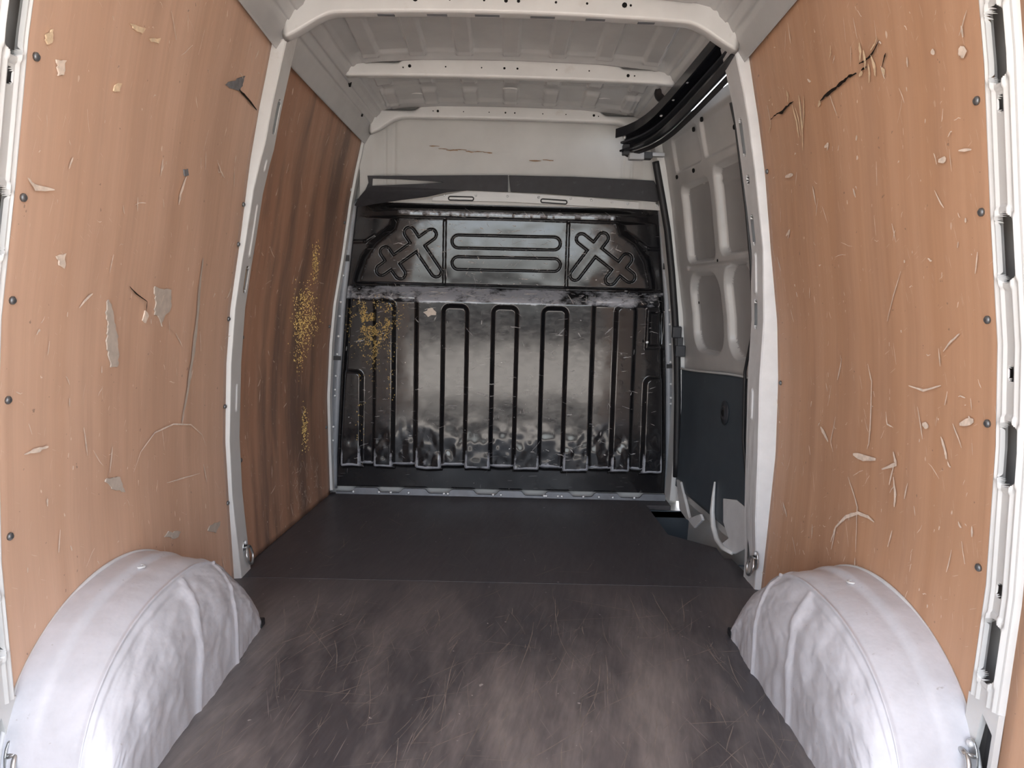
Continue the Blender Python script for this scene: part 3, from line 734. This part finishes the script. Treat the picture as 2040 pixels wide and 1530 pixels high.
for pts_, mt_ in (([(114, 120), (132, 122), (128, 150), (118, 150)], 'scrape'), ([(92, 70), (108, 56), (106, 86), (96, 90)], 'bare'), ([(230, 168), (242, 165), (240, 182), (229, 185)], 'bare'), ([(262, 45), (290, 58), (286, 66), (266, 56)], 'bare'), ([(300, 75), (320, 76), (316, 86), (304, 82)], 'bare'), ([(115, 510), (132, 506), (130, 535), (120, 530)], 'scrape'), ([(338, 1060), (360, 1058), (352, 1072), (330, 1070)], 'greyscar'), ([(210, 955), (240, 950), (250, 980), (225, 975)], 'greyscar'), ([(418, 1045), (440, 1040), (432, 1060), (414, 1058)], 'greyscar')):
    blot(pl_mid, 'chip', -1, pts_, MT[mt_])
# right wall cracks and splinters
def jag(a): return a
stroke(pr_mid, 'crack', 1, [(1632, 203), (1645, 190), (1662, 178), (1676, 166), (1692, 152), (1707, 146)], .011, MT['crack'], jit=.5)
stroke(pr_mid, 'crack', 1, [(1535, 238), (1545, 229), (1560, 222), (1572, 208), (1581, 202)], .008, MT['crack'], jit=.5)
stroke(pr_mid, 'crack', 1, [(1712, 127), (1728, 117), (1740, 105), (1752, 80)], .007, MT['crack'], jit=.4)
stroke(pr_mid, 'crack', 1, [(1757, 134), (1763, 112), (1765, 106)], .006, MT['crack'], jit=.4)
stroke(pr_mid, 'crack', 1, [(1716, 140), (1727, 133)], .006, MT['crack'], jit=.4)
for a, b, wd in (((1567, 180), (1570, 204), .01), ((1578, 208), (1592, 275), .009), ((1585, 215), (1596, 270), .006), ((1592, 190), (1600, 300), .011), ((1601, 192), (1600, 255), .008), ((1712, 85), (1714, 122), .010), ((1720, 100), (1724, 140), .009), ((1730, 128), (1732, 165), .008), ((1735, 110), (1745, 152), .007), ((1740, 120), (1743, 150), .01), ((1757, 135), (1762, 150), .009), ((1633, 200), (1630, 212), .014), ((1535, 240), (1532, 265), .006), ((1655, 90), (1652, 120), .006), ((1748, 75), (1735, 100), .006), ((1718, 142), (1712, 150), .012)):
    stroke(pr_mid, 'splinter', 1, [a, ((a[0]+b[0])/2+2, (a[1]+b[1])/2), b], wd, MT['bare'], h=.0012, jit=.3)
for pts_, wd in (([(1729, 725), (1737, 760), (1735, 830), (1732, 880), (1728, 895)], .006), ([(1655, 1080), (1665, 1050), (1685, 1030), (1710, 1022), (1730, 1030), (1742, 1040)], .010), ([(1690, 950), (1700, 980), (1708, 1010), (1705, 1100)], .005), ([(1795, 540), (1780, 590), (1768, 640)], .004), ([(1780, 950), (1784, 985), (1782, 1010)], .010), ([(1810, 768), (1840, 778), (1875, 768)], .005), ([(1828, 810), (1835, 850), (1838, 875)], .004), ([(1875, 870), (1884, 900), (1886, 915)], .008), ([(1765, 820), (1768, 845), (1780, 852)], .004), ([(1635, 850), (1640, 860), (1650, 880)], .012), ([(1838, 845), (1850, 850)], .014), ([(1912, 845), (1940, 838)], .015), ([(1880, 700), (1895, 680), (1912, 665)], .006), ([(1560, 1000), (1568, 1030)], .010), ([(1660, 900), (1655, 880), (1665, 830)], .004), ([(1700, 905), (1720, 912), (1745, 915)], .016), ([(1757, 935), (1785, 925), (1780, 900)], .010), ([(1630, 395), (1626, 430)], .004), ([(1708, 270), (1706, 280)], .012), ([(1643, 293), (1650, 288), (1648, 300)], .012), ([(1565, 352), (1580, 348)], .012), ([(1708, 310), (1709, 318)], .012), ([(1566, 470), (1573, 460), (1570, 475)], .012), ([(1912, 95), (1918, 105), (1914, 112)], .022), ([(1870, 320), (1885, 318)], .014), ([(1910, 300), (1936, 298)], .005), ([(1856, 100), (1862, 108)], .010)):
    stroke(pr_mid, 'scrape', 1, pts_, wd, MT['scrape'], jit=.25)
def fine(panel_, side, n, y0, y1, z0, z1, seed):
    rn = random.Random(seed); b = MB()
    for k in range(n):
        y = rn.uniform(y0, y1); z = z0+(z1-z0)*rn.random()**1.35; L_ = rn.choice((.006, .012, .02, .05))*rn.uniform(.6, 1.4); a = rn.gauss(0, .45)+(rn.random() < .2)*1.4
        q = []
        for t in (0, .35, .7, 1):
            yy = y+math.sin(a)*L_*t; zz = z+math.cos(a)*L_*t+.002*math.sin(k+5*t)
            q.append(np.array([side*(float(W(yy, zz))-.0045), yy, zz]))
        ribbon(b, q, rn.choice((.0015, .002, .003, .005)), (-side, 0, 0), .0006, .4)
    tag(b.build('fine_scratches', MT['scrape'], BOARD[panel_.name]), kind='stuff')
fine(pl_mid, -1, 230, 1.40, 2.46, .05, 1.8, 1); fine(pr_mid, 1, 330, 1.40, 2.46, .05, 1.8, 2); fine(pl_front, -1, 150, 2.65, 3.55, .03, 1.7, 3); fine(pl_front, -1, 90, 3.08, 3.42, .03, .24, 8)
# pale scuffed band low on the front left panel, foam streak higher up
pts = []
for cx, cz, sx, sz, n in ((628, 520, 4, 18, 160), (612, 590, 10, 14, 160), (600, 650, 8, 28, 420), (620, 640, 8, 22, 180), (607, 855, 3, 24, 180), (597, 715, 5, 14, 60)):
    for k in range(n): pts.append(wall(RNG.normal(cx, sx), RNG.normal(cz, sz), -1, .005))
flecks('foam_residue', pts, [(1, 0, 0)]*len(pts), 'streak of yellow dried foam crumbs on the soot-streaked left plywood panel')

# ================================================================ pillars
def pillar(name, label, side, y0, y1, prot, z0, z1, relief, mat, group, nz=420):
    """pressed steel strip standing proud of the wall; relief(t, z) -> extra depth outwards"""
    base = (side*float(W((y0+y1)/2, 0)), (y0+y1)/2, z0)
    t = thing(name, label, 'pillar', base, group)
    tt = np.concatenate([[-.001, 0., .04], np.linspace(.07, .93, 44), [.96, 1., 1.001]])
    zs = np.linspace(z0, z1, nz); T, Z = np.meshgrid(tt, zs, indexing='ij')
    Y = y0+(y1-y0)*np.clip(T, 0, 1); pr = prot(Z)
    edge = sst(0, .05, T)*sst(1, .95, T)
    edge = np.where((T < 0) | (T > 1), -.5, .15+.85*edge); edge = np.where(T < 0, -1.2, edge); edge = np.where(T > 1, -1.2, edge)
    D = relief(T, Z)
    X = W(Y, Z)-pr*edge+D
    Dc = (D[:-1, :-1]+D[1:, 1:]+D[1:, :-1]+D[:-1, 1:])/4
    grid('pressing', np.stack([side*X, Y, Z], -1), mat, t, flip=(side < 0), sharp=28, keep=Dc < .004)     # real openings
    return t
def oblong(T, Z, t0, zc, ht, hz, wy):          # pill shaped pocket: 1 inside
    d = np.hypot((T-t0)*wy, np.maximum(np.abs(Z-zc)-(hz-ht), 0)); return sst(ht+.002, ht-.003, d)
# left middle pillar
def rel_lm(T, Z):
    D = np.zeros_like(T)
    for zc, hz in ((1.60, .055), (1.055, .045)): D = D+.020*oblong(T, Z, .62, zc, .012, hz, .10)
    for zc, hz in ((1.44, .02), (.64, .05), (1.22, .09)): D = D-.004*oblong(T, Z, .62, zc, .012, hz, .10)
    return D
plm = pillar('body_pillar', 'white steel middle pillar between the two left plywood panels', -1, 2.49, 2.595, lambda z: np.interp(z, [0, .3, 1.1, 1.35, 1.5, 1.7, 1.9], [.026, .012, .016, .022, .038, .040, .045]), .0, 1.93, rel_lm, MT['white'], 'body pillars')
def rel_rm(T, Z):
    D = np.zeros_like(T)
    for zc, hz in ((1.58, .06), (1.27, .05), (.98, .05)): D = D+.022*oblong(T, Z, .6, zc, .012, hz, .13)
    for zc in (1.44,): D = D+.02*oblong(T, Z, .6, zc, .012, .014, .13)
    for zc, hz in ((.66, .055), (1.12, .07)): D = D-.005*oblong(T, Z, .6, zc, .014, hz, .13)
    return D+.006*fbm(T*3, Z*4, 33)*sst(.9, .6, Z)
prm = pillar('body_pillar', 'thick white dented door pillar at the rear edge of the sliding door', 1, 2.488, 2.625, lambda z: np.interp(z, [0, .08, .25, .5, .76, .95, 1.2, 1.45, 1.7, 1.9], [.022, .025, .045, .062, .062, .045, .024, .03, .032, .045]), .0, 1.93, rel_rm, MT['white_dirty'], 'body pillars')
for side, par, y0_, y1_ in ((-1, plm, 2.50, 2.585), (1, prm, 2.50, 2.615)):      # dark sheet paints the shade seen through the slots
    zs = np.linspace(.05, 1.90, 40); Pc = np.array([[(side*(float(W(y_, z_))+.018), y_, z_) for z_ in zs] for y_ in (y0_, y1_)])
    grid('dark_backing', Pc, MT['darkplastic'], par, thick=.002)
OV = ((1.472, .062), (1.129, .060), (.756, .060), (.375, .062)); RD = (1.375, .905, .495)
def rel_r(T, Z):                               # ribs, raised rims, oval and round openings
    D = np.zeros_like(T)
    for t0 in (.16, .34, .70, .86): D = D-.0045*sst(.075, .01, np.abs(T-t0))*sst(.04, .06, Z)
    for zc, hz in OV:
        D = D-.003*oblong(T, Z, .5, zc, .030, hz+.014, .085)
    for zc, hz in OV:
        D = D+.024*oblong(T, Z, .5, zc, .020, hz, .085)
    for zc in RD: D = D+.016*oblong(T, Z, .5, zc, .007, .013, .085)
    return D
def cutfoot(o): pass
prr = pillar('body_pillar', 'white ribbed rear pillar with oval openings at the right edge', 1, 1.262, 1.350, lambda z: .012+0*z, .27, 1.93, rel_r, MT['white'], 'body pillars', 640)
plr = pillar('body_pillar', 'white ribbed rear pillar with oval openings at the left edge', -1, 1.262, 1.350, lambda z: .012+0*z, .22, 1.93, rel_r, MT['white'], 'body pillars', 640)
# pillar feet with an open triangular pocket
for side, par, zt in ((1, prr, .27), (-1, plr, .22)):
    X = lambda y, z, o=0: np.array([side*(float(W(y, z))-.012+o), y, z])
    fo = [X(1.262, zt), X(1.350, zt), X(1.350, .0), X(1.262, .0)]; ho = [X(1.272, zt-.045), X(1.305, zt-.02), X(1.325, .10), X(1.325, .02), X(1.272, .02)]
    MB().prism(fo, (side*.012, 0, 0), [ho]).build('foot', MT['white'], par)
    MB().prism([X(1.262, zt, .05), X(1.350, zt, .05), X(1.350, 0, .05), X(1.262, 0, .05)], (side*.003, 0, 0)).build('foot_pocket', MT['steel'], par)
# foot plates of the middle pillars
for side, par in ((-1, plm), (1, prm)):
    zz = 1.84
    # gusset that joins pillar, cant rail and roof beam
    Q = [wall(*p, side, .03) for p in (((520, -6), (556, 48), (562, 92), (590, 52), (600, -6)) if side < 0 else ((1545, -6), (1492, 56), (1478, 96), (1452, 80), (1462, 20), (1478, -6)))]
    MB().prism(Q, (side*.03, 0, 0)).build('gusset', MT['white'], par, bevel=.006)
# front pillars beside the bulkhead
def rel0(T, Z): return 0*T
pillar('body_pillar', 'slim white pillar flange at the front end of the left plywood', -1, 3.604, 3.65, lambda z: .012+0*z, .02, 1.80, rel0, MT['white'], 'body pillars', 120)
pillar('body_pillar', 'slim white pillar flange between bulkhead and sliding door seal', 1, 3.55, 3.65, lambda z: .022+0*z, .02, 1.80, rel0, MT['white'], 'body pillars', 120)
bk = MB().box((-.80, 3.585, 1.50), (-.755, 3.64, 1.535)); tag(bk.build('strap_bracket', MT['white'], bevel=.006), 'small white bracket at the left end of the bent black trim board', 'bracket')

# ================================================================ roof beams
def beam(label, y, dy, xe, zb, zt, holes, ends):
    t = thing('roof_beam', label, 'roof beam', (0, y, float(zb(0))), 'roof beams')
    secs = []
    for x in np.linspace(-xe, xe, 81):
        a, b = float(zb(x)), float(zt(x)); r_ = .010
        secs.append([(x, y+.008, b+.012), (x, y, b), (x, y-.002, a+r_), (x, y+r_*.4, a+.002), (x, y+r_, a), (x, y+dy-r_, a), (x, y+dy, a+r_), (x, y+dy, b+.012)])
    bx_ = MB().sweep(None, secs).build('box_section', MT['white'], t, True); bx_.modifiers.new('wn', 'WEIGHTED_NORMAL'); t0_ = t; t = bx_
    for hx, s in holes: put(HOLE, 'hole', (hx, y-.0015, (float(zb(hx))+float(zt(hx)))/2+.004), (0, -1, 0), t, s)
    for x in ((-.42, -.25, -.08, .10, .28, .45) if y < 2.6 else ()):          # flat grey patches paint the shade of oblong openings underneath
        xs = np.linspace(-.04, .04, 5)
        oo = [(x+q, y+dy*.35, float(zb(x))-.0006) for q in xs]+[(x+q, y+dy*.7, float(zb(x))-.0006) for q in xs[::-1]]
        MB().prism(oo, (0, 0, .002)).build('slot_shade', MT['strip'], t)
    return t0_
def ztop(z0, step): return lambda x: z0-.020*float(sst(.40, .46, abs(x)))*step
hx = [(-.33, .5), (-.31, 1.1), (-.2, .5), (-.09, .5), (-.02, .8), (.02, .7), (.14, .5), (.24, .5), (.36, 1.1), (.38, .5)]
beam('white roof beam nearest the camera, curving into both middle pillars', 2.46, .055, .735, lambda x: 1.922-.016*(x/.6)**2-.075*float(sst(.56, .76, abs(x))), ztop(1.986, .5), [(a, b*1.3) for a, b in hx], True)
beam('straight white roof beam in the middle with square cut ends', 3.03, .045, .664, lambda x: 1.884-.006*(x/.6)**2, ztop(1.948, 1.3), [(a*1.3, b) for a, b in hx], False)
beam('white roof beam above the bulkhead with drooping rounded ends', 3.565, .045, .665, lambda x: 1.848-.006*(x/.6)**2-.075*float(sst(.50, .68, abs(x))), ztop(1.900, 1.6), [(a*1.1, b*.9) for a, b in hx], True)

# ================================================================ sliding door track, carriage, seals
tk = thing('sliding_door_track', 'black sliding door track along the right roof edge, curving inwards at the front', 'door track', (.70, 3.0, 1.74))
_py = np.array([2.50, 2.60, 2.80, 3.0, 3.16, 3.26, 3.34, 3.40, 3.45]); _px = np.array([.737, .728, .705, .680, .656, .632, .600, .562, .515]); _pz = np.array([1.874, 1.860, 1.832, 1.803, 1.780, 1.766, 1.754, 1.746, 1.738])
_t = np.linspace(0, 8, 60); _k = np.arange(9)
def _sm(v): q = np.interp(_t, _k, v); return np.concatenate([q[:2], np.convolve(q, np.ones(5)/5, 'valid'), q[-2:]])
path = list(zip(_sm(_px), _sm(_py), _sm(_pz)))
def sweep_track(sec, name, mat):
    secs = []
    for k, p in enumerate(path):
        a = np.array(path[max(k-1, 0)]); b = np.array(path[min(k+1, len(path)-1)]); t = b-a; t[2] = 0; t /= np.linalg.norm(t)
        n_ = np.array([t[1], -t[0], 0])           # outwards (+x at the straight part)
        secs.append([np.array(p)+n_*u_+np.array([0, 0, 1.])*v_ for u_, v_ in sec])
    return MB().sweep(None, secs).build(name, mat, tk)
sweep_track([(-.040, .030), (-.040, .022), (.020, .022), (.020, -.040), (-.012, -.040), (-.012, -.048), (.028, -.048), (.028, .030)], 'rail', MT['track'])
sweep_track([(-.046, .048), (-.046, .008), (-.039, .008), (-.039, .048)], 'rail_flange', MT['track'])
sweep_track([(-.008, -.002), (-.008, -.010), (.019, -.010), (.019, -.002)], 'guide_lip', MT['darkplastic'])
sweep_track([(.028, -.052), (.034, -.052), (.052, -.058), (.046, -.064), (.028, -.060)], 'weather_strip', MT['rubber'])
for k, (px, py) in enumerate(((1399, 118), (1370, 162), (1342, 197), (1318, 229), (1245, 274))):
    y = (2.72, 2.88, 3.04, 3.20, 3.44)[k]; p = at(px, py, y=y); put(BOLT, 'bolt', p, (-1, -.3, 0), tk, 1.3)
cb = thing('door_carriage', 'grey steel roller carriage hanging under the front end of the black track', 'door carriage', (.60, 3.44, 1.66))
def cbox(p0, p1, y0, y1, name, mat):
    a = at(*p0, y=y0); b = at(*p1, y=y0); return MB().box((min(a[0], b[0]), y0, min(a[2], b[2])), (max(a[0], b[0]), y1, max(a[2], b[2]))).build(name, mat, cb, bevel=.004)
cbox((1242, 286), (1256, 308), 3.44, 3.48, 'roller_housing', MT['darkplastic'])
cbox((1254, 303), (1284, 318), 3.43, 3.47, 'arm', MT['steel'])
cbox((1284, 302), (1300, 316), 3.43, 3.48, 'hinge_block', MT['darkplastic'])
cbox((1298, 303), (1325, 312), 3.44, 3.47, 'door_arm', MT['steel'])
put(lathe_mesh('roller', [(.014, -.012), (.016, -.006), (.016, .006), (.014, .012)], 16, MT['zinc']), 'roller', at(1262, 298, y=3.45), (0, 0, 1), cb)
def tube_thing(name, label, cat, pts, r_, mat, group=None):
    b = MB(); q = []
    for k in range(len(pts)-1):
        for t in np.linspace(0, 1, 5, endpoint=False): q.append(pts[k]*(1-t)+pts[k+1]*t)
    q.append(pts[-1]); b.tube(q, r_, 8); return tag(b.build(name, mat, None, True), label, cat, group)
tube_thing('door_seal', 'thick black rubber seal along the front edge of the sliding door opening', 'door seal', [at(px, py, y=3.55) for px, py in ((1306, 322), (1311, 350), (1320, 400), (1330, 460), (1338, 540), (1344, 620), (1349, 710), (1350, 800), (1347, 950))], .017, MT['rubber'], 'door seals')
tube_thing('door_seal', 'thin black rubber seal on the dented door pillar', 'door seal', [wall(px, py, 1, .028) for px, py in ((1456, 205), (1466, 250), (1476, 330), (1487, 420), (1496, 520), (1500, 600), (1500, 660), (1492, 700), (1484, 740), (1482, 820), (1481, 880), (1488, 960), (1493, 1060), (1492, 1120))], .006, MT['rubber'], 'door seals')
lb = thing('door_latch', 'black plastic door catch on the front door seal', 'door catch', tuple(at(1350, 690, y=3.54)))
a = at(1340, 650, y=3.53); b = at(1357, 674, y=3.53); MB().box((a[0], 3.52, b[2]), (b[0], 3.55, a[2])).build('upper_block', MT['darkplastic'], lb, bevel=.006)
a = at(1346, 688, y=3.53); b = at(1364, 711, y=3.53); MB().box((a[0], 3.52, b[2]), (b[0], 3.55, a[2])).build('lower_block', MT['darkplastic'], lb, bevel=.004)
a = at(1350, 672, y=3.53); b = at(1360, 690, y=3.53); MB().box((a[0], 3.525, b[2]), (b[0], 3.545, a[2])).build('neck', MT['darkplastic'], lb)
# black bump stop behind the middle beam on the right
bs = thing('bump_stop', 'black rubber bump stop on the roof edge beside the sliding door track', 'bump stop', tuple(at(1318, 190, y=3.22)))
c0 = at(1322, 186, y=3.2)
put(lathe_mesh('pad', [(.036, -.012), (.040, 0), (.036, .016), (.024, .022)], 18, MT['rubber']), 'pad', c0, (-.5, -.6, -.5), bs)
MB().box((c0[0]-.02, c0[1], c0[2]+.0), (c0[0]+.05, c0[1]+.06, c0[2]+.035)).build('mount', MT['darkplastic'], bs, bevel=.006)
# cant rail openings on the left
for px, py, ys_ in ((678, 132, 3.0), (697, 164, 3.12), (721, 224, 3.42), (635, 99, 2.8)):
    p = at(px, py, y=ys_); o = MB(); o.tube([p+np.array([0, 0, q]) for q in (-.018, 0, .018)], [.004, .008, .004], 8); o.build('rail_slot', MT['hole'], ce, True)

# ================================================================ wheel arches
def arch(side, label):
    yc, a, h = 1.705, .425, .335
    t = thing('wheel_arch', label, 'wheel arch', (side*.83, yc, 0), 'wheel arches')
    nu, nv = 190, 110
    th = np.linspace(.0, math.pi, nu); s = np.linspace(0, math.pi/2, nv)
    TH, Sg = np.meshgrid(th, s, indexing='ij')
    cy_ = np.cos(TH); Hh = h*np.sin(TH)**np.where(cy_ > 0, 1.08, .86)
    yy = yc+a*np.sign(cy_)*np.abs(cy_)**.86
    wd = .232*(.985+.015*np.sin(TH)**.6)
    ex = .52                                                     # squareness of the shoulder
    cx_ = np.sin(Sg)**ex*1.0; cz_ = np.cos(Sg)**.62
    inward = wd*cx_; zz = Hh*cz_
    # rounding of the ends near the inner edge
    yy = yc+(yy-yc)*(1-.02*(np.sin(Sg)**2)*(1-cz_))
    # relief: lengthwise swage, step panel towards the rear, front cross swage, hammered lumps
    v = Sg/(math.pi/2); dY = yy-yc
    lump = fbm(dY*15+9, v*8+3, 15 if side < 0 else 16, 4)*.013*sst(.2, .45, v)
    lump = lump+fbm(dY*5, v*3.5, 17, 2)*.012*sst(.25, .6, v)
    def line(f, w_): return sst(w_, 0, np.abs(f))
    crest = .30
    rl = .008*line(v-crest, .022)*sst(-.46, -.40, dY)
    rl = rl-.005*sst(crest+.06, crest+.10, v)*sst(.02, -.005, dY+.03*v)
    rl = rl+.006*line(dY-.035+.10*(v-.3), .016)*sst(crest, crest+.05, v)
    rl = rl+.006*line(dY-.24+.06*(v-.3), .014)*sst(.12, .2, v)
    rl = rl+.012*sst(.07, .03, v)                               # flange at the plywood
    off = rl+lump
    # normal direction in section ~ (sin, cos)
    inward = inward+off*np.sin(Sg)**.8; zz = zz+off*np.cos(Sg)*np.sin(TH)
    zz = np.maximum(zz, -.004)
    X = side*(W(yy, zz)*0+.945-inward)
    Pn = np.stack([X, yy, zz], -1)
    grid('pressing', Pn, MT['arch'], t, flip=(side < 0))
    # rim strip where the arch meets the plywood
    rim = MB(); rim.tube([(side*(float(W(yc+a*1.01*math.cos(q), h*math.sin(q)))-.004), yc+a*1.01*math.cos(q), h*1.03*math.sin(q)**.86+.002) for q in np.linspace(.12, math.pi-.12, 40)], .006, 6)
    rim.build('rim_strip', MT['white_dirty'], t, True)
    p = (side*(.945-.06), 1.73, .338); pd = MB()
    pd.tube([(p[0]+.016*math.cos(q), p[1]+.010*math.sin(q), p[2]) for q in np.linspace(0, 2*math.pi, 13)[:-1]], .003, 6, True); pd.build('drain_plug', MT['white'], t, True)
    # rubber edge at the front foot
    MB().box((side*.722-.010, 2.105, 0), (side*.722+.010, 2.14, .024)).build('corner_seal', MT['rubber'], t, bevel=.005)
    return t
arch(-1, 'lumpy white painted wheel arch on the left side of the floor')
arch(1, 'lumpy white painted wheel arch on the right side of the floor')

# ================================================================ tie-down rings
def ring(label, p, side, s=1.0, plate=True, swing=0.):
    t = thing('tie_down_ring', label, 'tie-down ring', tuple(p), 'tie-down rings')
    p = np.array(p); n = np.array([-side, 0, 0.])
    if plate:
        out = [p+np.array([0, .018*s*math.cos(q), .034*s*math.sin(q)*(1 if math.sin(q) > 0 else .9)]) for q in np.linspace(0, 2*math.pi, 17)[:-1]]
        MB().prism(out, n*.004).build('plate', MT['zinc'], t, bevel=.001)
    c = p+n*.012*s+np.array([0, 0, .012*s])
    sh = [(.014*math.cos(q)*(1 if q < math.pi else 1.25), .020*math.sin(q) if q <= math.pi else .034*math.sin(q)) for q in np.linspace(0, 2*math.pi, 25)[:-1]]
    MB().tube([c+np.array([-side*(.010*s*(1-v/.03))*.6, u_*s*1.5, v*s*1.1-.02*s]) for u_, v in sh], .0042*s, 8, True).build('ring', MT['zinc'], t, True)
    MB().tube([p+n*.004+np.array([0, -.012*s, .012*s]), p+n*.016*s+np.array([0, -.006*s, .013*s]), p+n*.016*s+np.array([0, .006*s, .013*s]), p+n*.004+np.array([0, .012*s, .012*s])], .004*s, 8).build('eye', MT['zinc'], t, True)
    put(BOLT, 'bolt', p+n*.004+np.array([0, 0, .026*s]), n, t, 1.2)
    return t
ring('steel tie-down ring at the foot of the left middle pillar', wall(486, 1096, -1, .018), -1, 1.1)
ring('steel tie-down ring at the foot of the dented right door pillar', wall(1507, 1118, 1, .030), 1, 1.1)
ring('large steel tie-down ring at the foot of the right rear pillar', wall(1935, 1512, 1, .016), 1, 1.25)
ring('steel tie-down ring at the foot of the left rear pillar', wall(22, 1512, -1, .016), -1, 1.25)
